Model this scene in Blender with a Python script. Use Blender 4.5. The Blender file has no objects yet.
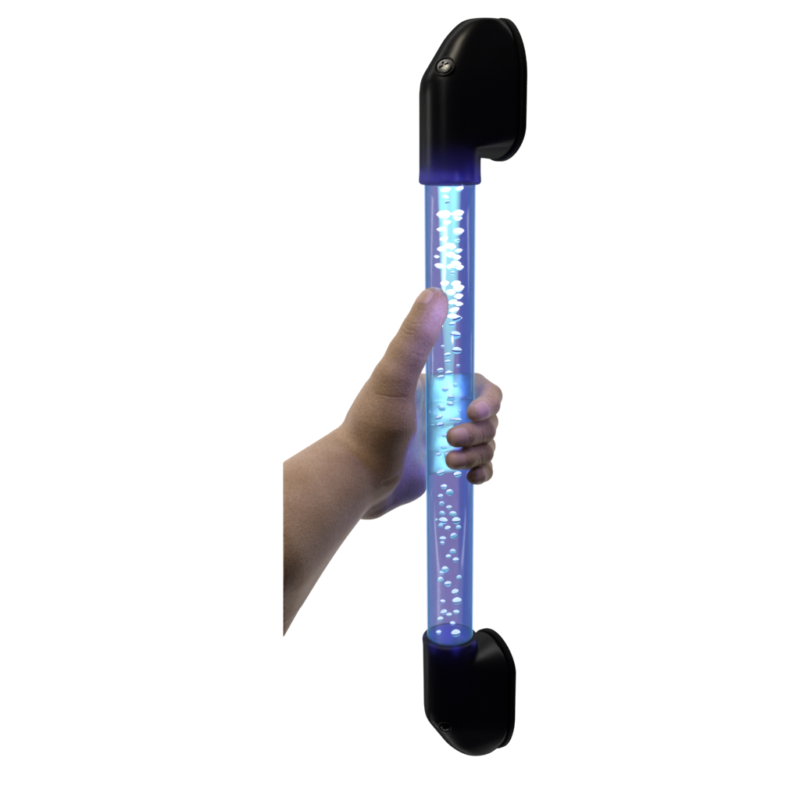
import bpy, bmesh, math, random
import numpy as np
from mathutils import Vector, Matrix

random.seed(7)
rng = np.random.default_rng(7)
sc = bpy.context.scene
C = sc.collection

# ------------------------------------------------------------------ camera
# tube axis = world Z through the origin, z = 0 at the lower sleeve rim, metres
TH = math.atan(215 / 900)
CAM = Vector((0, -0.648 / math.cos(TH), 0.355))
cd = bpy.data.cameras.new('camera'); cam = bpy.data.objects.new('camera', cd); C.objects.link(cam)
cam.location = CAM
cam.rotation_euler = (math.pi / 2 - TH, 0, 0)
cd.sensor_width = 36; cd.lens = 40.5; cd.shift_x = -0.0625
cd.clip_start = 0.01; cd.clip_end = 50
sc.camera = cam

# ------------------------------------------------------------------ world, exposure
w = bpy.data.worlds.new('World'); sc.world = w; w.use_nodes = True
w.node_tree.nodes['Background'].inputs[0].default_value = (0.65, 0.5, 0.5, 1)
w.node_tree.nodes['Background'].inputs[1].default_value = 0.03
vs = sc.view_settings
vs.view_transform = 'Standard'; vs.look = 'None'; vs.gamma = 1; vs.exposure = 0
sc.cycles.max_bounces = 8
sc.cycles.transparent_max_bounces = 32
sc.cycles.volume_bounces = 0
sc.cycles.caustics_reflective = False
sc.cycles.caustics_refractive = False

def area(name, loc, target, size, power, col=(1, 1, 1), sy=None, spread=180):
    l = bpy.data.lights.new(name, 'AREA'); l.energy = power; l.color = col
    l.size = size
    if sy: l.shape = 'RECTANGLE'; l.size_y = sy
    l.spread = math.radians(spread)
    o = bpy.data.objects.new(name, l); C.objects.link(o); o.location = loc
    o.rotation_euler = (Vector(target) - Vector(loc)).to_track_quat('-Z', 'Y').to_euler()
    return o

def point(name, loc, power, col, r=0.0):
    l = bpy.data.lights.new(name, 'POINT'); l.energy = power; l.color = col; l.shadow_soft_size = r
    o = bpy.data.objects.new(name, l); C.objects.link(o); o.location = loc
    return o

# white studio backdrop lamps (between the subject and the backdrop, facing the backdrop)
WY = 1.5
area('backdrop_lamp', (0.0, 0.45, 1.25), (0.0, WY, -0.1), 3.2, 26, sy=0.4)
area('backdrop_lamp', (0.0, 0.35, -1.65), (0.0, WY, -0.5), 3.4, 30, sy=0.4)
area('backdrop_lamp', (-1.55, 0.70, -0.30), (-0.7, WY, -0.3), 0.3, 14.5, sy=1.6)
area('backdrop_lamp', (1.45, 0.70, -0.20), (0.6, WY, -0.2), 0.3, 12, sy=1.6)
# warm key from upper left in front, dim
KEY = area('key_lamp', (-0.34, -0.45, 1.22), (-0.06, 0, 0.2), 0.25, 6.2, (1.0, 0.90, 0.74), sy=0.5)
# weak strip that draws the long highlights on the black plastic and the acrylic
area('strip_lamp', (-0.70, -0.04, 0.42), (0, 0, 0.42), 0.05, 0.7, (0.95, 0.95, 0.95), sy=0.30)
area('strip_lamp', (-0.28, -0.60, 0.62), (0, 0, 0.42), 0.04, 0.22, (0.85, 0.93, 1.0), sy=0.35)

# ------------------------------------------------------------------ materials
def mat(name):
    m = bpy.data.materials.new(name); m.use_nodes = True
    nt = m.node_tree; nt.nodes.clear()
    out = nt.nodes.new('ShaderNodeOutputMaterial')
    return m, nt, out

def principled(name, col, rough=0.5, metal=0.0, spec=0.5, bump=None, sss=0):
    m, nt, out = mat(name)
    b = nt.nodes.new('ShaderNodeBsdfPrincipled')
    b.inputs['Base Color'].default_value = (*col, 1)
    b.inputs['Roughness'].default_value = rough
    b.inputs['Metallic'].default_value = metal
    b.inputs['Specular IOR Level'].default_value = spec
    nt.links.new(b.outputs[0], out.inputs['Surface'])
    if bump:
        tc = nt.nodes.new('ShaderNodeTexCoord'); n = nt.nodes.new('ShaderNodeTexNoise')
        n.inputs['Scale'].default_value = bump[0]; n.inputs['Detail'].default_value = 4
        bp = nt.nodes.new('ShaderNodeBump'); bp.inputs['Strength'].default_value = bump[1]; bp.inputs['Distance'].default_value = bump[2]
        nt.links.new(tc.outputs['Object'], n.inputs['Vector']); nt.links.new(n.outputs[0], bp.inputs['Height'])
        nt.links.new(bp.outputs[0], b.inputs['Normal'])
    return m, nt, out, b

M_wall, *_ = principled('backdrop_white', (0.9, 0.9, 0.9), 0.9, spec=0)

# black plastic; a little light from the added lamps inside comes through it at the sleeves
M_plastic, nt, out, b = principled('black_plastic', (0.005, 0.005, 0.0055), 0.33, spec=0.28, bump=(2500, 0.25, 0.0002))
b.inputs['Specular IOR Level'].default_value = 0.0
gl = nt.nodes.new('ShaderNodeBsdfGlossy'); gl.inputs['Roughness'].default_value = 0.30
gl.inputs['Color'].default_value = (0.95, 0.95, 0.92, 1)
nt.links.new(b.inputs['Normal'].links[0].from_socket, gl.inputs['Normal'])
df = nt.nodes.new('ShaderNodeBsdfDiffuse'); df.inputs['Color'].default_value = (0.004, 0.004, 0.004, 1)
mg = nt.nodes.new('ShaderNodeMixShader'); mg.inputs[0].default_value = 0.022
nt.links.new(df.outputs[0], mg.inputs[1]); nt.links.new(gl.outputs[0], mg.inputs[2]); b = mg
tr = nt.nodes.new('ShaderNodeBsdfTranslucent'); tr.inputs['Color'].default_value = (0.22, 0.20, 0.6, 1)
mx = nt.nodes.new('ShaderNodeMixShader'); mx.inputs[0].default_value = 0.06
nt.links.new(b.outputs[0], mx.inputs[1]); nt.links.new(tr.outputs[0], mx.inputs[2])
nt.links.new(mx.outputs[0], out.inputs['Surface'])

M_gasket, *_ = principled('plate_plastic', (0.004, 0.004, 0.004), 0.7, spec=0.05, bump=(1500, 0.3, 0.0002))
M_steel, *_ = principled('screw_steel', (0.17, 0.17, 0.165), 0.4, metal=1.0, bump=(900, 0.2, 0.0002))
M_recess, *_ = principled('recess_black', (0.004, 0.004, 0.004), 0.6, spec=0.2)

def clear_shell(name, ior=1.45, gloss_rough=0.04, vol=None, gloss_scale=1.0):
    m, nt, out = mat(name)
    t = nt.nodes.new('ShaderNodeBsdfTransparent'); g = nt.nodes.new('ShaderNodeBsdfGlossy')
    g.inputs['Roughness'].default_value = gloss_rough
    g.inputs['Color'].default_value = (gloss_scale, gloss_scale, gloss_scale, 1)
    f = nt.nodes.new('ShaderNodeFresnel'); f.inputs['IOR'].default_value = ior
    x = nt.nodes.new('ShaderNodeMixShader')
    ge = nt.nodes.new('ShaderNodeNewGeometry'); iv = nt.nodes.new('ShaderNodeMath'); iv.operation = 'SUBTRACT'; iv.inputs[0].default_value = 1
    ml = nt.nodes.new('ShaderNodeMath'); ml.operation = 'MULTIPLY'
    nt.links.new(ge.outputs['Backfacing'], iv.inputs[1]); ml.inputs[0].default_value = 0.035; nt.links.new(iv.outputs[0], ml.inputs[1])
    nt.links.new(ml.outputs[0], x.inputs[0]); nt.links.new(t.outputs[0], x.inputs[1]); nt.links.new(g.outputs[0], x.inputs[2])
    nt.links.new(x.outputs[0], out.inputs['Surface'])
    return m, nt, out

def add_volume(nt, out, absorb, emit):
    """absorb, emit: rgb per metre"""
    a = nt.nodes.new('ShaderNodeVolumeAbsorption')
    mxa = max(absorb) * 1.0 or 1.0
    a.inputs['Color'].default_value = tuple(1 - c / (mxa * 1.0001) for c in absorb) + (1,)
    a.inputs['Density'].default_value = mxa
    e = nt.nodes.new('ShaderNodeEmission'); mxe = max(emit) or 1
    e.inputs['Color'].default_value = tuple(c / mxe for c in emit) + (1,); e.inputs['Strength'].default_value = mxe
    s = nt.nodes.new('ShaderNodeAddShader')
    nt.links.new(a.outputs[0], s.inputs[0]); nt.links.new(e.outputs[0], s.inputs[1])
    nt.links.new(s.outputs[0], out.inputs['Volume'])

M_tube, nt, out = clear_shell('acrylic', 1.24, 0.15)
[n for n in nt.nodes if n.type == 'BSDF_TRANSPARENT'][0].inputs[0].default_value = (0.76, 0.61, 0.84, 1)
add_volume(nt, out, (15, 21, 15), (2.4, 1.8, 3.4))
M_rim, nt, out = clear_shell('acrylic_wall', 1.0)
out_s = nt.nodes.new('ShaderNodeBsdfTransparent'); nt.links.new(out_s.outputs[0], out.inputs['Surface'])
add_volume(nt, out, (380, 240, 170), (5, 10, 22))

M_edge, nt, out = clear_shell('edge_glow', 1.0)
out_s = nt.nodes.new('ShaderNodeBsdfTransparent'); nt.links.new(out_s.outputs[0], out.inputs['Surface'])
add_volume(nt, out, (150, 100, 100), (50, 175, 190))
M_beam, nt, out = clear_shell('beam_glow', 1.0)
out_s = nt.nodes.new('ShaderNodeBsdfTransparent'); nt.links.new(out_s.outputs[0], out.inputs['Surface'])
add_volume(nt, out, (10, 4, 12), (34, 150, 84))
M_deep, nt, out = clear_shell('refraction_blue', 1.0)
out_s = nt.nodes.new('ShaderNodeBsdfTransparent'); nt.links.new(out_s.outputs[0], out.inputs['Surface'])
add_volume(nt, out, (110, 90, 20), (1.0, 1.2, 5))  # stands in for refraction, tinted by absorption and emission

M_bub, nt, out, b = principled('bubble', (0.85, 0.97, 0.97), 0.25, spec=0.6)  # bubble emission and face colours imitate LED light and refraction
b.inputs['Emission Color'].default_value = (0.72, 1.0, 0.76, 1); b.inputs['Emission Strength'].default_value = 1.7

M_bub0, nt, out, b = principled('bubble_overexposed', (0.9, 0.98, 0.97), 0.3, spec=0.6)
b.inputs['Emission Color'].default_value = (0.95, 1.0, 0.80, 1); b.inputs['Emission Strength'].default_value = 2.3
M_bub3, nt, out, b = principled('bubble_cyan_glow', (0.6, 0.95, 0.97), 0.25, spec=0.6)
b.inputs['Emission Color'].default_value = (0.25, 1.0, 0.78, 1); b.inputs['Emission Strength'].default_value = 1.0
M_bub2, nt, out, b = principled('bubble_refraction_band', (0.09, 0.09, 0.38), 0.2, spec=0.5)
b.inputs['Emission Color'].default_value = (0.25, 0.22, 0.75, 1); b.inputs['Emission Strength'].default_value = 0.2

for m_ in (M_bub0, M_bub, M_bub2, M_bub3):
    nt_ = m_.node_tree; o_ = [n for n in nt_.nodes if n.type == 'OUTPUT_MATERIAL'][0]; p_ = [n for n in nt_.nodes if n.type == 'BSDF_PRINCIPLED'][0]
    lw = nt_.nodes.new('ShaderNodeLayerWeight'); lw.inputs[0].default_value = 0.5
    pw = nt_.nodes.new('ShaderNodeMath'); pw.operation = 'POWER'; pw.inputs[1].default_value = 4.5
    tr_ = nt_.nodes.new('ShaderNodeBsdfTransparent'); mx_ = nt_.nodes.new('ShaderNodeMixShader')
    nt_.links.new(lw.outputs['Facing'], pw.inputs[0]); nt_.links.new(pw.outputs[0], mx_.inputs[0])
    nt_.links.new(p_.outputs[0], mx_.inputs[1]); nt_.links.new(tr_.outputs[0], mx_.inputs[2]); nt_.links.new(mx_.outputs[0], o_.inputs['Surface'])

# skin
M_skin, nt, out, b = principled('skin', (0.42, 0.29, 0.23), 0.55, spec=0.3)
tc = nt.nodes.new('ShaderNodeTexCoord')
n1 = nt.nodes.new('ShaderNodeTexNoise'); n1.inputs['Scale'].default_value = 30; n1.inputs['Detail'].default_value = 5
n2 = nt.nodes.new('ShaderNodeTexNoise'); n2.inputs['Scale'].default_value = 600; n2.inputs['Detail'].default_value = 3
v1 = nt.nodes.new('ShaderNodeTexVoronoi'); v1.inputs['Scale'].default_value = 700
cr = nt.nodes.new('ShaderNodeValToRGB')
cr.color_ramp.elements[0].position = 0.3; cr.color_ramp.elements[0].color = (0.36, 0.22, 0.13, 1)
cr.color_ramp.elements[1].position = 0.72; cr.color_ramp.elements[1].color = (0.50, 0.34, 0.24, 1)
mm = nt.nodes.new('ShaderNodeMix'); mm.data_type = 'RGBA'; mm.blend_type = 'OVERLAY'; mm.inputs[0].default_value = 0.35
for n in (n1, n2, v1): nt.links.new(tc.outputs['Object'], n.inputs['Vector'])
nt.links.new(n1.outputs[0], cr.inputs[0]); nt.links.new(cr.outputs[0], mm.inputs[6]); nt.links.new(n2.outputs[0], mm.inputs[7])
nt.links.new(mm.outputs[2], b.inputs['Base Color'])
ad = nt.nodes.new('ShaderNodeMath'); ad.operation = 'ADD'
nt.links.new(n2.outputs[0], ad.inputs[0]); nt.links.new(v1.outputs[0], ad.inputs[1])
bp = nt.nodes.new('ShaderNodeBump'); bp.inputs['Strength'].default_value = 0.35; bp.inputs['Distance'].default_value = 0.0004
nt.links.new(ad.outputs[0], bp.inputs['Height']); nt.links.new(bp.outputs[0], b.inputs['Normal'])
b.inputs['Subsurface Weight'].default_value = 0.25
b.inputs['Subsurface Radius'].default_value = (1.0, 0.45, 0.3); b.inputs['Subsurface Scale'].default_value = 0.004

M_nail, *_ = principled('nail', (0.55, 0.36, 0.31), 0.42, spec=0.4)

# ------------------------------------------------------------------ helpers
def tag(o, label=None, cat=None, group=None, kind=None):
    if label: o['label'] = label
    if cat: o['category'] = cat
    if group: o['group'] = group
    if kind: o['kind'] = kind
    return o

def link(name, me, m, parent=None, smooth=True):
    o = bpy.data.objects.new(name, me); C.objects.link(o)
    if m: me.materials.clear(); me.materials.append(m)
    if smooth: me.polygons.foreach_set('use_smooth', [True] * len(me.polygons))
    if parent: o.parent = parent
    return o

def from_bm(name, bm, m, parent=None, smooth=True):
    me = bpy.data.meshes.new(name); bm.normal_update(); bm.to_mesh(me); bm.free()
    return link(name, me, m, parent, smooth)

def lathe(pts, seg=96, close=False):
    """pts = (r, z) from bottom to top; r=0 allowed at the ends"""
    bm = bmesh.new(); rings = []
    for r, z in pts:
        if r <= 1e-9: rings.append([bm.verts.new((0, 0, z))])
        else: rings.append([bm.verts.new((r * math.cos(2 * math.pi * i / seg), r * math.sin(2 * math.pi * i / seg), z)) for i in range(seg)])
    for a, b_ in zip(rings, rings[1:]):
        for i in range(seg):
            j = (i + 1) % seg
            if len(a) == 1 and len(b_) == 1: continue
            if len(a) == 1: bm.faces.new((a[0], b_[j], b_[i]))
            elif len(b_) == 1: bm.faces.new((a[i], a[j], b_[0]))
            else: bm.faces.new((a[i], a[j], b_[j], b_[i]))
    bmesh.ops.recalc_face_normals(bm, faces=bm.faces)
    return bm

def at(px, py, Y):
    """point (metres) on the photo's sight line px, py at distance Y behind the tube's axis plane"""
    f = Vector((0, math.cos(TH), -math.sin(TH))); u = Vector((0, math.sin(TH), math.cos(TH)))
    r = Vector(((px - 450) / 900, 0, 0)) + f + u * ((400 - py) / 900)
    return CAM + r * ((Y - CAM.y) / r.y)

# ------------------------------------------------------------------ backdrop
bm = bmesh.new(); S = 4
vs_ = [bm.verts.new(p) for p in ((-S, WY, -S), (S, WY, -S), (S, WY, S), (-S, WY, S))]
bm.faces.new(vs_)
tag(from_bm('backdrop', bm, M_wall, smooth=False), kind='structure')

# ------------------------------------------------------------------ the handle
RT = 0.0186
ZT = 0.355
handle = bpy.data.objects.new('grab_handle', None); C.objects.link(handle)
tag(handle, 'upright clear tube handle full of bubbles, glowing blue between two black elbow brackets', 'handle')

tube = from_bm('tube', lathe([(0, -0.012), (RT, -0.012), (RT, ZT + 0.012), (0, ZT + 0.012)], 128), M_tube, handle)
for p in tube.data.polygons:
    if abs(p.normal.z) > 0.9: p.use_smooth = False
# thin rings added under the surface; their emission and absorption imitate the lit edges
def ring(r_out, r_in, m, name):
    bm = bmesh.new(); N = 160; cs = []
    for r, z in ((r_out, 0.0), (r_out, ZT), (r_in, ZT), (r_in, 0.0)):
        cs.append([bm.verts.new((r * math.cos(2 * math.pi * i / N), r * math.sin(2 * math.pi * i / N), z)) for i in range(N)])
    for k in range(4):
        for i in range(N):
            j = (i + 1) % N; bm.faces.new((cs[k][i], cs[k][j], cs[(k + 1) % 4][j], cs[(k + 1) % 4][i]))
    bmesh.ops.recalc_face_normals(bm, faces=bm.faces)
    from_bm(name, bm, m, tube, smooth=False)
ring(RT - 0.00010, RT - 0.00045, M_edge, 'edge_glow_film')
ring(RT - 0.00055, RT - 0.0015, M_rim, 'tube_wall')
# glowing cones added to imitate LED beams running down inside the acrylic
def beam(x, y, r, ztop, length, m, name, up=False):
    n = 14; pts = []
    for i in range(n + 1):
        t = i / n
        pts.append((r * (1 - t) ** 0.6, ztop - length * t))
    if up: pts = [(q, ztop + (ztop - z)) for q, z in pts]
    pts = [(0, pts[0][1])] + pts
    if not up: pts = pts[::-1]
    o = from_bm(name, lathe(pts, 32), m, tube); o.location = (x, y, 0)
    return o
beam(-0.0005, 0.002, 0.0088, ZT - 0.001, 0.175, M_beam, 'light_beam')
beam(-0.0052, -0.004, 0.0032, ZT - 0.001, 0.110, M_beam, 'light_beam')
beam(0.0030, -0.006, 0.0022, ZT - 0.001, 0.085, M_beam, 'light_beam')
# blue rod added to imitate the dark refraction band on the right side
o = from_bm('refraction_band', lathe([(0, 0.0), (0.0052, 0.001), (0.0056, ZT - 0.002), (0, ZT)], 48), M_deep, tube)
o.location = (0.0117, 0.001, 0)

# bubbles
B = []
for cx, cy, s in ((260,55,9),(340,48,7),(260,95,6),(270,128,6),(250,195,12),(330,190,12),(330,215,9),(268,240,7),(235,280,8),(335,290,10),(250,335,8),
                  (330,345,6),(290,378,9),(235,392,7),(335,402,7),(210,437,5),(290,425,9),(325,440,8),(225,488,8),(320,475,10),(290,492,8),(340,497,8),(300,530,5),
                  (255,588,8),(320,590,9),(335,615,10),(290,640,9),(335,662,8),(300,695,8),(335,705,8),(310,740,9),(295,775,8),(332,785,8)):
    B.append((400 + cx / 5.71, 180 + cy / 5.71, s))
for cx, cy, s in ((350,240,9),(378,255,9),(350,295,8),(370,365,13),(285,442,5),(380,468,11),(318,500,9),(318,545,8),(387,570,5),
                  (268,600,8),(325,620,8),(272,650,10),(368,700,7),(300,728,8),(340,782,8)):
    B.append((400 + cx / 6.667, 280 + cy / 6.667, s))
for cx, cy, s in ((340,190,10),(335,225,9),(280,255,8),(395,270,4),(262,312,8),(350,330,8),(388,332,9),(268,365,8),(295,435,8),
                  (290,515,7),(258,562,8),(315,565,7),(272,683,11),(385,695,9)):
    B.append((400 + cx / 6.667, 370 + cy / 6.667, s))
for cx, cy, s in ((195,118,8),(220,143,9),(180,160,6),(185,193,7),(218,210,8),(187,236,7),(235,238,10),(162,265,4),(192,268,10),(250,268,10),
                  (180,290,6),(212,302,8),(260,298,7),(238,336,9),(190,348,8),(188,368,6),(235,405,8),(215,428,7),(248,443,8),(200,485,9),(188,500,7),
                  (262,520,7),(180,530,8),(213,550,8),(245,585,9),(190,628,7),(253,625,11),(195,675,8),(250,675,8),(218,687,7),(180,706,8),
                  (234,725,7),(172,765,7),(248,768,11)):
    B.append((400 + cx / 4.444, 460 + cy / 4.444, s))
print('bubbles', len(B))
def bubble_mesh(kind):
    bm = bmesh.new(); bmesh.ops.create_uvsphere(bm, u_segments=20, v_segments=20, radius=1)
    for f in bm.faces:  # bright cap, dark band and cyan underside painted in per face
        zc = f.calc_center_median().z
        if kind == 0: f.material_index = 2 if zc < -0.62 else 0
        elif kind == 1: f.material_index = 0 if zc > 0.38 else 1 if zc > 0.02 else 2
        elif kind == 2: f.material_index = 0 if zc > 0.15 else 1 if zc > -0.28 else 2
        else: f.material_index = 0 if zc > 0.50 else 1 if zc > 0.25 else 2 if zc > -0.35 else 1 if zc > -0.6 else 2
    for v in bm.verts:
        x, y, z = v.co
        q = math.sqrt(x * x + y * y)
        if kind == 0:                                    # lens with a pointed rim, fuller below
            k = 1 + 0.22 * math.exp(-(z / 0.22) ** 2)
            v.co = Vector((x * k * 0.92, y * k * 0.92, z * (0.42 if z > 0 else 0.62)))
        else:
            v.co.z = z * (0.56 if z > 0 else 0.64)
        v.co.x *= 1 + 0.10 * math.sin(2.3 * z + kind)
    me = bpy.data.meshes.new('bubble'); bm.to_mesh(me); bm.free()
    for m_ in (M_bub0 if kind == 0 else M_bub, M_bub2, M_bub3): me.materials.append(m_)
    me.polygons.foreach_set('use_smooth', [True] * len(me.polygons))
    return me
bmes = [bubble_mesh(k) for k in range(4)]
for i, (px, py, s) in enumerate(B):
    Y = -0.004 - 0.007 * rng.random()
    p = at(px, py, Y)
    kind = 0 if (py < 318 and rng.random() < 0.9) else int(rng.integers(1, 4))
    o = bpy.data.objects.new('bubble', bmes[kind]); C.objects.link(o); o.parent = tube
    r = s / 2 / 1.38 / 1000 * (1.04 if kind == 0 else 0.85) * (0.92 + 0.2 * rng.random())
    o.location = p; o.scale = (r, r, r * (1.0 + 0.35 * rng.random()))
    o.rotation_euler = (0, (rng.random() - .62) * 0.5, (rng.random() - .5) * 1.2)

# lamps added along the tube's axis for its glow: strong near the top bracket, weaker below
CY = (0.30, 0.62, 1.0); BL = (0.30, 0.40, 1.0); VB = (0.24, 0.30, 1.0)
for z, pw, cl in ((ZT - 0.004, 0.40, CY), (0.318, 0.25, CY), (0.285, 0.22, CY), (0.250, 0.12, CY), (0.215, 0.03, CY), (0.180, 0.06, VB),
                  (0.145, 0.07, VB), (0.110, 0.03, BL), (0.075, 0.03, BL), (0.045, 0.03, BL), (0.022, 0.02, BL)):
    point('tube_glow_fill', (0.0, 0.003, z), pw, cl)
area('tube_glow_fill', (0.000, 0.000, 0.176), (0.000, 0.05, 0.176), 0.023, 1.0, (0.14, 1.0, 0.42), sy=0.088, spread=50)  # added panel that brightens the hand behind the tube
# LED carriers closing both ends of the acrylic
M_carrier, *_ = principled('carrier_baffle', (0.20, 0.16, 0.52), 0.7, spec=0.1)
for z0, z1 in ((-0.004, 0.0006), (ZT - 0.0006, ZT + 0.004)):
    from_bm('carrier_baffle', lathe([(0, z0), (RT - 0.0016, z0), (RT - 0.0016, z1), (0, z1)], 64), M_carrier, tube, smooth=False)

from_bm('carrier_baffle', lathe([(0, ZT + 0.024), (0.0203, ZT + 0.024), (0.0203, ZT + 0.026), (0, ZT + 0.026)], 64), M_recess, tube, smooth=False)  # unseen disc added inside the sleeve to stop light leaking upward

# brackets -----------------------------------------------------------------
PHI = math.radians(60)
D = Vector((math.sin(PHI), math.cos(PHI), 0)); Wd = Vector((math.cos(PHI), -math.sin(PHI), 0))
RS = 0.0222
LP = 0.0435          # distance axis -> wall plate

def plate_outline(z0, z1, W, n=14, rt=0.9, rb=0.7, p=1.85):
    """closed outline (w, z) of the wall plate: rounded upper and lower ends"""
    pts = []
    ht = 0.040; hb = 0.023
    for i in range(n + 1):
        a = math.pi / 2 * i / n
        c, s = math.cos(a) ** (2 / p), math.sin(a) ** (2 / p)
        pts.append((W * c, z1 - ht + ht * s))
    for i in range(1, n + 1):
        a = math.pi / 2 * i / n
        c, s = math.sin(a) ** (2 / p), math.cos(a) ** (2 / p)
        pts.append((-W * c, z1 - ht + ht * s))
    for i in range(n + 1):
        a = math.pi / 2 * i / n
        c, s = math.cos(a) ** (2 / p), math.sin(a) ** (2 / p)
        pts.append((-W * c, z0 + hb - hb * s))
    for i in range(1, n + 1):
        a = math.pi / 2 * i / n
        c, s = math.sin(a) ** (2 / p), math.cos(a) ** (2 / p)
        pts.append((W * c, z0 + hb - hb * s))
    return pts

def bracket(zr, sgn, prm, label):
    """zr = rim height, sgn = +1 bracket above the rim, -1 below"""
    def P(u, v, z): return D * u + Wd * v + Vector((0, 0, zr + sgn * z))
    bm = bmesh.new()
    hull_pts = []
    seg = 40
    for r, z in prm['front']:                       # horizontal rings of the hood over the sleeve: (radius, height)
        for i in range(seg):
            a = 2 * math.pi * i / seg
            hull_pts.append(P(r * math.cos(a), r * math.sin(a), z))
    for u, r, z in prm['ridge']:                    # rounded ridge running back to the plate
        for i in range(seg):
            a = 2 * math.pi * i / seg
            hull_pts.append(P(u + r * math.cos(a), r * math.sin(a), z))
    for w_, z in plate_outline(prm['z0'], prm['z1'] - .0002, prm['W'] + .0002):
        hull_pts.append(P(LP - 0.004, w_, z)); 
    for w_, z in plate_outline(prm['z0'] + .003, prm['z1'] - .003, prm['W'] - .003):
        hull_pts.append(P(LP - 0.013, w_ * .98, z))
    hv = [bm.verts.new(p) for p in hull_pts]
    res = bmesh.ops.convex_hull(bm, input=hv)
    bmesh.ops.delete(bm, geom=[v for v in bm.verts if not v.link_faces], context='VERTS')
    bmesh.ops.recalc_face_normals(bm, faces=bm.faces)
    # sleeve
    prof = [(0, 0.0), (RS - 0.0010, 0.0), (RS + 0.0006, 0.0014), (RS + 0.0006, 0.003), (RS, 0.006), (RS - 0.0002, 0.030), (RS - 0.0004, 0.064), (0, 0.070)]
    sl = lathe(prof, 96)
    for v in sl.verts: v.co.z = zr + sgn * v.co.z
    me = bpy.data.meshes.new('t'); sl.to_mesh(me); sl.free()
    bm.from_mesh(me)
    bmesh.ops.recalc_face_normals(bm, faces=bm.faces)
    o = from_bm('bracket', bm, M_plastic, handle)
    o['label'] = label
    md = o.modifiers.new('r', 'REMESH'); md.mode = 'VOXEL'; md.voxel_size = 0.0007; md.use_smooth_shade = True
    sm = o.modifiers.new('s', 'SMOOTH'); sm.iterations = 60; sm.factor = 0.5
    # wall plate: a thin slab behind the body with a shallow step
    bm = bmesh.new(); rings = []
    for u, ins in ((LP - 0.0035, 0.0016), (LP - 0.0035, -0.0004), (LP - 0.0028, -0.0012), (LP + 0.0008, -0.0012), (LP + 0.0016, -0.0004), (LP + 0.0016, 0.006)):
        rings.append([bm.verts.new(P(u, w_ * (1 - ins / prm['W']), (z - (prm['z0'] + prm['z1']) / 2) * (1 - 2 * ins / (prm['z1'] - prm['z0'])) + (prm['z0'] + prm['z1']) / 2))
                      for w_, z in plate_outline(prm['z0'], prm['z1'], prm['W'])])
    for a, b_ in zip(rings, rings[1:]):
        for i in range(len(a)):
            j = (i + 1) % len(a); bm.faces.new((a[i], a[j], b_[j], b_[i]))
    bm.faces.new(rings[0]); bm.faces.new(rings[-1][::-1])
    bmesh.ops.remove_doubles(bm, verts=bm.verts, dist=1e-6)
    bmesh.ops.recalc_face_normals(bm, faces=bm.faces)
    pl = from_bm('wall_plate', bm, M_gasket, o, smooth=False)
    return o, P

RIDGE = [(0.0002, 0.0214, 0.069), (0.0016, 0.0206, 0.0745), (0.0042, 0.0192, 0.0805), (0.0078, 0.0178, 0.088), (0.0132, 0.0162, 0.0985), (0.0185, 0.0145, 0.1060), (0.0235, 0.0132, 0.1110), (0.0290, 0.0130, 0.1130), (0.0340, 0.0100, 0.1132)]
def refine(L, m=5):
    out_ = []; A = np.array(L)
    for i in range(len(A) - 1):
        p0, p1, p2, p3 = A[max(i - 1, 0)], A[i], A[i + 1], A[min(i + 2, len(A) - 1)]
        for t in np.arange(m) / m:
            out_.append(tuple(0.5 * (2 * p1 + (p2 - p0) * t + (2 * p0 - 5 * p1 + 4 * p2 - p3) * t * t + (3 * p1 - p0 - 3 * p2 + p3) * t ** 3)))
    return out_ + [tuple(A[-1])]
RIDGE = refine(RIDGE)
top_prm = dict(front=[(0.0215, 0.024), (0.0217, 0.062)], ridge=RIDGE, z0=0.018, z1=0.1145, W=0.0295)
bot_prm = dict(front=[(0.0215, 0.018), (0.0217, 0.062)], ridge=RIDGE, z0=0.010, z1=0.1145, W=0.0295)
br_top, Pt = bracket(ZT, 1, top_prm, 'upper black bracket with a cross-head screw and blue-lit sleeve')
br_bot, Pb = bracket(0.0, -1, bot_prm, 'lower black bracket, almost lost in shadow')

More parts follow.
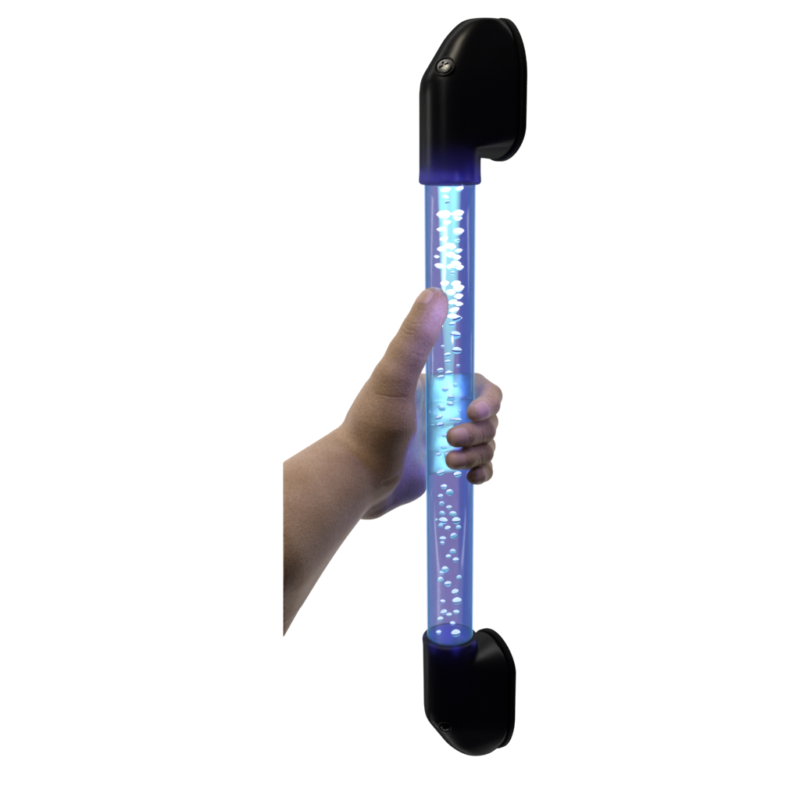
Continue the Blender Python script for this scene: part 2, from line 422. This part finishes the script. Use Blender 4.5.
M_screw_shade, *_ = principled('shaded_screw', (0.03, 0.03, 0.03), 0.5, metal=1.0, bump=(900, 0.2, 0.0002))  # darker copy of the screw steel, shade put into the colour
def screw(pos, nrm, r, parent, ms=None):
    ms = ms or M_steel
    n = nrm.normalized(); q = n.to_track_quat('Z', 'Y')
    M = Matrix.Translation(pos) @ q.to_matrix().to_4x4() @ Matrix.Rotation(0.5, 4, 'Z')
    # recess ring
    bm = lathe([(0, -0.003), (r * 1.45, -0.003), (r * 1.5, 0.0002), (r * 1.38, 0.0007), (r * 1.22, 0.0002), (r * 1.16, -0.0012), (0, -0.0012)], 48)
    bm.transform(M); rec = from_bm('screw_recess', bm, M_recess, parent)
    # pan head with a cross slot
    bm = bmesh.new(); N = 64; K = 20; g = {}
    for k in range(K + 1):
        for i in range(N):
            rr = r * (k / K); a = 2 * math.pi * i / N
            x, y = rr * math.cos(a), rr * math.sin(a)
            z = 0.0006 + 0.0010 * (1 - (k / K) ** 2.6)
            arm = min(abs(x), abs(y)); le = max(abs(x), abs(y))
            if arm < r * 0.13 and le < r * 0.66: z -= 0.0012
            g[k, i] = bm.verts.new((x, y, z))
    for k in range(K):
        for i in range(N):
            j = (i + 1) % N; f_ = bm.faces.new((g[k, i], g[k, j], g[k + 1, j], g[k + 1, i]))
            c_ = f_.calc_center_median()
            if min(abs(c_.x), abs(c_.y)) < r * 0.15 and max(abs(c_.x), abs(c_.y)) < r * 0.68: f_.material_index = 1
    rim = [g[K, i] for i in range(N)]
    low = [bm.verts.new((v.co.x, v.co.y, -0.0015)) for v in rim]
    for i in range(N):
        j = (i + 1) % N; bm.faces.new((rim[i], rim[j], low[j], low[i]))
    bmesh.ops.remove_doubles(bm, verts=bm.verts, dist=1e-6)
    bmesh.ops.recalc_face_normals(bm, faces=bm.faces)
    bm.transform(M)
    from_bm('screw', bm, ms, parent, smooth=False).data.materials.append(M_recess)

# put each screw on the sloping face: shoot at the finished hull
def surface_hit(o, px, py):
    dg = bpy.context.evaluated_depsgraph_get()
    oe = o.evaluated_get(dg)
    p1 = at(px, py, 0.0); d = (p1 - CAM).normalized()
    ok, loc, nor, idx = oe.ray_cast(CAM, d)
    return (loc, nor) if ok else (p1, -d)
loc, nor = surface_hit(br_top, 444.5, 66.5)
print('screw top', loc, nor)
screw(loc, nor, 0.0051, br_top)
loc, nor = surface_hit(br_bot, 445, 727)
print('screw bot', loc, nor)
screw(loc, nor, 0.0036, br_bot, M_screw_shade)
# lamps added inside the sleeves so blue light leaks through
for i in range(14):
    a = 2 * math.pi * i / 14
    point('sleeve_glow_fill', (0.0192 * math.cos(a), 0.0192 * math.sin(a), ZT + 0.0055), 0.0036, (0.36, 0.42, 1.0))
    if i % 2: point('sleeve_glow_fill', (0.0200 * math.cos(a), 0.0200 * math.sin(a), -0.0018), 0.0012, (0.28, 0.30, 1.0))

# lamps added in front of the tube to imitate its violet glow on the skin
point('glow_lamp', (0.012, -0.064, 0.272), 0.10, (0.34, 0.33, 1.0))
point('glow_lamp', (0.046, -0.048, 0.205), 0.025, (0.42, 0.33, 1.0))

# ------------------------------------------------------------------ hand (signed distance field, millimetres)
def mm_(px, py, Y): return np.array(at(px, py, Y / 1000)) * 1000
def XY(X, Y, py):
    """world X, Y in mm, height taken from the sight line py"""
    p = at(450, py, Y / 1000); return np.array((X, Y, p.z * 1000))

palm = []      # (a, b, ra, rb, k, flat axis, flat factor)
def cone(lst, a, b, ra, rb, k, n=None, s=1.0): lst.append((np.array(a, float), np.array(b, float), ra, rb, k, None if n is None else np.array(n, float) / np.linalg.norm(n), s))

W0 = mm_(362, 476, -34)
# forearm: radius and ulna sides, coming from near the camera on the left
cone(palm, mm_(258, 552, -128), mm_(352, 474, -42), 35, 24, 22)
cone(palm, mm_(258, 544, -120), mm_(350, 456, -40), 32, 20, 22)
cone(palm, mm_(251, 612, -124), mm_(339, 498, -36), 27, 15, 22)
# carpus and metacarpals running back behind the tube
mcp = [XY(-30, 25, 386), XY(-30, 28, 411), XY(-30, 26, 437), XY(-30, 20, 462)]
wr = [mm_(366, 448, -30), mm_(364, 462, -28), mm_(364, 478, -26), mm_(366, 492, -24)]
for a, b_, r1, r2 in zip(wr, mcp, (20, 21, 21, 18), (11.5, 12, 12, 12)):
    cone(palm, a, b_, r1, r2, 10)
# heel of the hand (little-finger side)
cone(palm, mm_(371, 495, -22), mm_(410, 480, 4), 17, 15, 8)
cone(palm, mm_(400, 482, 4), XY(-28, 22, 466), 15, 12, 8)
# thenar and thumb
cone(palm, mm_(372, 464, -40), mm_(384, 420, -44), 24, 22.5, 9)
cone(palm, mm_(384, 420, -44), mm_(394, 380, -42), 22.5, 14.5, 8)
cone(palm, mm_(368, 420, -30), mm_(380, 392, -30), 15, 12, 9)
thumb = [(mm_(393, 384, -42), 14.5), (mm_(407.5, 354, -37), 12.9), (mm_(420, 331, -34), 11.9), (mm_(430.5, 310, -31), 10.9), (mm_(434, 300.5, -30), 9.5)]
for (a, ra), (b_, rb) in zip(thumb, thumb[1:]): cone(palm, a, b_, ra - 0.2, rb - 0.2, 8)
# web between thumb and index
cone(palm, mm_(398, 392, -34), XY(-31, 10, 392), 9, 9, 8)

fing = []
# joints: (X, Y, py, r); behind -> right -> front
F = {
 'index':  [(-30, 26, 388, 11), (-4, 30.5, 386, 10.3), (20, 28, 385, 9.3), (31, 9, 396, 9.2), (29, -6, 405, 8.8), (22, -17, 410, 8.2), (19.5, -20, 412, 7.4)],
 'middle': [(-30, 29, 412, 11), (-4, 31, 410, 10.4), (18, 28, 411, 9.3), (28, 8, 422, 9.2), (25.5, -9, 431, 9.0), (12, -24, 435, 8.6), (5, -27.5, 437, 7.9)],
 'ring':   [(-30, 27, 438, 11), (-4, 30, 436, 10.4), (17, 27, 438, 9.0), (26.5, 8, 446, 8.8), (24.5, -9, 453, 8.6), (12, -23.5, 458, 8.3), (4, -27, 460, 7.6)],
 'little': [(-29, 21, 463, 10), (-4, 29, 461, 9.6), (16, 25, 461, 8.0), (25.5, 7, 467, 7.6), (25.5, -5, 472, 7.4), (21, -16, 475, 7.0), (18.5, -18.5, 476, 6.4)],
}
chains = {}
for nme, js in F.items():
    ps = [(XY(x, y, py), r) for x, y, py, r in js]; chains[nme] = ps
    for (a, ra), (b_, rb) in zip(ps, ps[1:]): cone(fing, a, b_, ra, rb, 1.6)
chains['thumb'] = thumb
KJ = 3.5   # palm/finger blend

def sd_cone(P, c):
    a, b_, ra, rb, k, n, s = c
    ba = b_ - a; L2 = float(ba @ ba)
    pa = P - a.astype(np.float32)
    h = np.clip((pa @ ba.astype(np.float32)) / L2, 0, 1)
    q = pa - h[..., None] * ba.astype(np.float32)
    if n is not None:
        q = q + (q @ n.astype(np.float32))[..., None] * (n * (s - 1)).astype(np.float32)
    return np.sqrt((q * q).sum(-1)) - (ra + (rb - ra) * h)

def smin(a, b_, k):
    h = np.maximum(k - np.abs(a - b_), 0) / k
    return np.minimum(a, b_) - h * h * k * 0.25

# creases carved into the skin: (a, b, radius, depth)
crease = []
def cut_line(p, q, r): crease.append((np.array(p), np.array(q), r))
def finish(P, d):
    # fingers and palm press against the tube
    rad = np.sqrt(P[..., 0] ** 2 + P[..., 1] ** 2)
    d = -smin(-d, -(18.75 - rad), 1.2)
    # the arm leaves the picture along a straight upright cut
    d = np.maximum(d, (CUT_N[0] * P[..., 0] + CUT_N[1] * P[..., 1] + CUT_N[2] * P[..., 2]) - CUT_D)
    return d
# cut plane: upright in the photo, facing left
ca, cb, cc = mm_(283, 460, -120), mm_(283, 640, -120), mm_(283, 550, -60)
nn = np.cross(cb - ca, cc - ca); nn /= np.linalg.norm(nn)
if nn[0] > 0: nn = -nn
CUT_N = nn; CUT_D = float(nn @ ca)

def field(P):
    P = P.astype(np.float32)
    dp = np.full(P.shape[:-1], 60, np.float32)
    for c in palm: dp = smin(dp, sd_cone(P, c), c[4])
    df = np.full(P.shape[:-1], 60, np.float32)
    for c in fing: df = smin(df, sd_cone(P, c), c[4])
    return finish(P, smin(dp, df, KJ))

H = 0.8
lo = np.array([-185., -175., 40.]); hi = np.array([50., 50., 290.])
# grid limits from the primitives
allc = palm + fing
lo = np.min([np.minimum(c[0] - c[2], c[1] - c[3]) for c in allc], axis=0) - 4
hi = np.max([np.maximum(c[0] + c[2], c[1] + c[3]) for c in allc], axis=0) + 4
lo[0] = max(lo[0], min(ca[0], cc[0], cb[0]) - 40)
n = np.ceil((hi - lo) / H).astype(int) + 1
print('grid', n, lo, hi)
gx = (lo[0] + H * np.arange(n[0])).astype(np.float32); gy = (lo[1] + H * np.arange(n[1])).astype(np.float32); gz = (lo[2] + H * np.arange(n[2])).astype(np.float32)
def accumulate(prims):
    G = np.full(tuple(n), 40, np.float32)
    for c in prims:
        m_ = max(c[2], c[3]) + 14
        i0 = np.clip(np.floor((np.minimum(c[0], c[1]) - m_ - lo) / H).astype(int), 0, n)
        i1 = np.clip(np.ceil((np.maximum(c[0], c[1]) + m_ - lo) / H).astype(int) + 1, 0, n)
        if (i1 <= i0).any(): continue
        sl = tuple(slice(a, b_) for a, b_ in zip(i0, i1))
        P = np.stack(np.meshgrid(gx[sl[0]], gy[sl[1]], gz[sl[2]], indexing='ij'), -1)
        G[sl] = smin(G[sl], sd_cone(P, c), c[4])
    return G
G = smin(accumulate(palm), accumulate(fing), KJ)
for i in range(0, n[0], 40):
    P = np.stack(np.meshgrid(gx[i:i + 40], gy, gz, indexing='ij'), -1)
    G[i:i + 40] = finish(P, G[i:i + 40])

def surface_nets(G, lo, H):
    s = G < 0
    nx, ny, nz = G.shape
    cnt = np.zeros((nx - 1, ny - 1, nz - 1), np.float32); acc = np.zeros((nx - 1, ny - 1, nz - 1, 3), np.float32)
    edges = []
    for ax in range(3):
        A = [slice(None)] * 3; Bq = [slice(None)] * 3
        A[ax] = slice(0, -1); Bq[ax] = slice(1, None)
        sa, sb = s[tuple(A)], s[tuple(Bq)]
        idx = np.argwhere(sa != sb)
        ga = G[tuple(A)][tuple(idx.T)]; gb = G[tuple(Bq)][tuple(idx.T)]
        t = ga / (ga - gb)
        pos = idx.astype(np.float32).copy(); pos[:, ax] += t
        edges.append((ax, idx, sa[tuple(idx.T)]))
        o1, o2 = [k for k in range(3) if k != ax]
        for d1 in (0, -1):
            for d2 in (0, -1):
                c = idx.copy(); c[:, o1] += d1; c[:, o2] += d2
                ok = ((c >= 0) & (c < np.array([nx - 1, ny - 1, nz - 1]))).all(1)
                np.add.at(cnt, tuple(c[ok].T), 1)
                for k in range(3):
                    np.add.at(acc[..., k], tuple(c[ok].T), pos[ok, k])
    act = np.argwhere(cnt > 0)
    vid = -np.ones(cnt.shape, np.int64); vid[tuple(act.T)] = np.arange(len(act))
    V = acc[tuple(act.T)] / cnt[tuple(act.T)][:, None]
    V = lo + V * H
    Q = []
    for ax, idx, inside in edges:
        o1, o2 = (ax + 1) % 3, (ax + 2) % 3
        ok = (idx[:, o1] > 0) & (idx[:, o2] > 0) & (idx[:, o1] < G.shape[o1] - 1) & (idx[:, o2] < G.shape[o2] - 1)
        idx = idx[ok]; ins = inside[ok]
        cs = []
        for d1, d2 in ((0, 0), (-1, 0), (-1, -1), (0, -1)):
            c = idx.copy(); c[:, o1] += d1; c[:, o2] += d2
            cs.append(vid[tuple(c.T)])
        q = np.stack(cs, 1)
        q[~ins] = q[~ins][:, ::-1]
        Q.append(q)
    Q = np.concatenate(Q); Q = Q[(Q >= 0).all(1)]
    return V, Q
V, Q = surface_nets(G, lo, H)
# two rounds of smoothing, then snap back to the exact surface
for it in range(3):
    S_ = np.zeros_like(V); N_ = np.zeros(len(V))
    for a, b_ in ((0, 1), (1, 2), (2, 3), (3, 0)):
        for x, y in ((a, b_), (b_, a)):
            np.add.at(S_, Q[:, x], V[Q[:, y]]); np.add.at(N_, Q[:, x], 1)
    V = V * 0.4 + 0.6 * S_ / N_[:, None]
# skin creases, pressed in along drawn lines
A, B_, C_, D_ = V[Q[:, 0]], V[Q[:, 1]], V[Q[:, 2]], V[Q[:, 3]]
fn = np.cross(C_ - A, D_ - B_); VN = np.zeros_like(V)
for k in range(4): np.add.at(VN, Q[:, k], fn)
VN /= np.linalg.norm(VN, axis=1)[:, None]
cam_mm = np.array(CAM) * 1000
fv = np.array((0, math.cos(TH), -math.sin(TH))); uv = np.array((0, math.sin(TH), math.cos(TH)))
rel = V - cam_mm; dep = rel @ fv
PX = np.stack([450 + 900 * rel[:, 0] / dep, 400 - 900 * (rel @ uv) / dep], 1)
front = (VN * rel).sum(1) < 0
CR = [([(403, 325), (408, 330), (415, 331)], 1.3, .35), ([(401, 330), (407, 334), (413, 335)], 1.2, .3), ([(405, 320), (412, 324), (420, 324)], 1.2, .3),
      ([(376, 394), (390, 397), (407, 397)], 1.6, .3), ([(372, 514), (382, 509), (394, 501)], 4, .5), ([(384, 483), (392, 480), (400, 474)], 4, .5),
      ([(360, 505), (372, 499), (384, 490)], 5, .4), ([(470, 432), (473, 437), (471, 443)], 1.2, .35), ([(481, 431), (483, 436), (482, 443)], 1.2, .35),
      ([(468, 455), (470, 460), (469, 466)], 1.2, .35), ([(480, 455), (482, 460), (481, 467)], 1.2, .3), ([(488, 400), (493, 404), (492, 409)], 1.2, .35),
      ([(484, 470), (486, 474), (485, 480)], 1.1, .3), ([(412, 352), (420, 356), (427, 357)], 1.5, .25)]
disp = np.zeros(len(V))
for pl_, wd, dp_ in CR:
    best = np.full(len(V), 99.)
    for (x0, y0), (x1, y1) in zip(pl_, pl_[1:]):
        a = np.array((x0, y0), float); e = np.array((x1, y1), float) - a
        t = np.clip(((PX - a) @ e) / (e @ e), 0, 1)
        best = np.minimum(best, np.linalg.norm(PX - a - t[:, None] * e, axis=1))
    wgt = np.where(front, np.clip(1 - (best / wd) ** 2, 0, 1) ** 2, 0)
    disp = np.maximum(disp, wgt * dp_)
V = V - VN * disp[:, None]
print('hand verts', len(V))
me = bpy.data.meshes.new('hand')
me.from_pydata((V / 1000).tolist(), [], Q.tolist()); me.update()
hand = link('hand', me, M_skin)
tag(hand, 'bare hand and forearm reaching in from the left, thumb up, gripping the glowing tube', 'hand')

# fingernails: patches pressed onto the fingertips
def nail(chain, back, fwd, width, out_dir, label=None):
    (a, ra), (b_, rb) = chain[-2], chain[-1]
    ax = b_ - a; ax /= np.linalg.norm(ax)
    o_ = np.array(out_dir, float); o_ -= ax * (o_ @ ax); o_ /= np.linalg.norm(o_)
    sd = np.cross(ax, o_)
    NU, NV = 14, 12
    pts = np.zeros((NU, NV, 3))
    for i in range(NU):
        for j in range(NV):
            u = -1 + 2 * i / (NU - 1); v = -1 + 2 * j / (NV - 1)
            # squircle outline
            uu = u * math.sqrt(max(0, 1 - 0.42 * v * v)); vv = v * math.sqrt(max(0, 1 - 0.30 * u * u))
            pts[i, j] = b_ + ax * ((back + fwd) / 2 + uu * (fwd - back) / 2) + sd * vv * width / 2
    dirs = np.zeros_like(pts)
    for i in range(NU):
        for j in range(NV):
            v = (pts[i, j] - b_) @ sd / (width / 2)
            d = o_ + sd * v * 0.55; dirs[i, j] = d / np.linalg.norm(d)
    P = pts + dirs * 16
    for _ in range(40):
        P = P - dirs * field(P)[..., None] * 0.8
    bm = bmesh.new()
    grid = [[bm.verts.new((P[i, j] + dirs[i, j] * (0.28 - 0.45 * max(0, max(abs(-1 + 2 * i / (NU - 1)), abs(-1 + 2 * j / (NV - 1))) - 0.8) / 0.2)) / 1000) for j in range(NV)] for i in range(NU)]
    for i in range(NU - 1):
        for j in range(NV - 1):
            bm.faces.new((grid[i][j], grid[i + 1][j], grid[i + 1][j + 1], grid[i][j + 1]))
    r = bmesh.ops.extrude_face_region(bm, geom=bm.faces[:])
    for v in r['geom']:
        if isinstance(v, bmesh.types.BMVert): v.co -= Vector(o_) * 0.0008
    bmesh.ops.recalc_face_normals(bm, faces=bm.faces)
    return from_bm('fingernail', bm, M_nail, hand)
nail(chains['index'], -6, 5.0, 10, (0.35, -1, 0.15))
nail(chains['middle'], -6, 7.0, 11, (0.15, -1, 0.12))
nail(chains['ring'], -6, 7.0, 10.5, (0.15, -1, 0.12))
nail(chains['little'], -6, 4.0, 8.5, (0.35, -1, 0.12))
nail(chains['thumb'], -6, 6, 9.5, (-1, -0.6, 0.5))
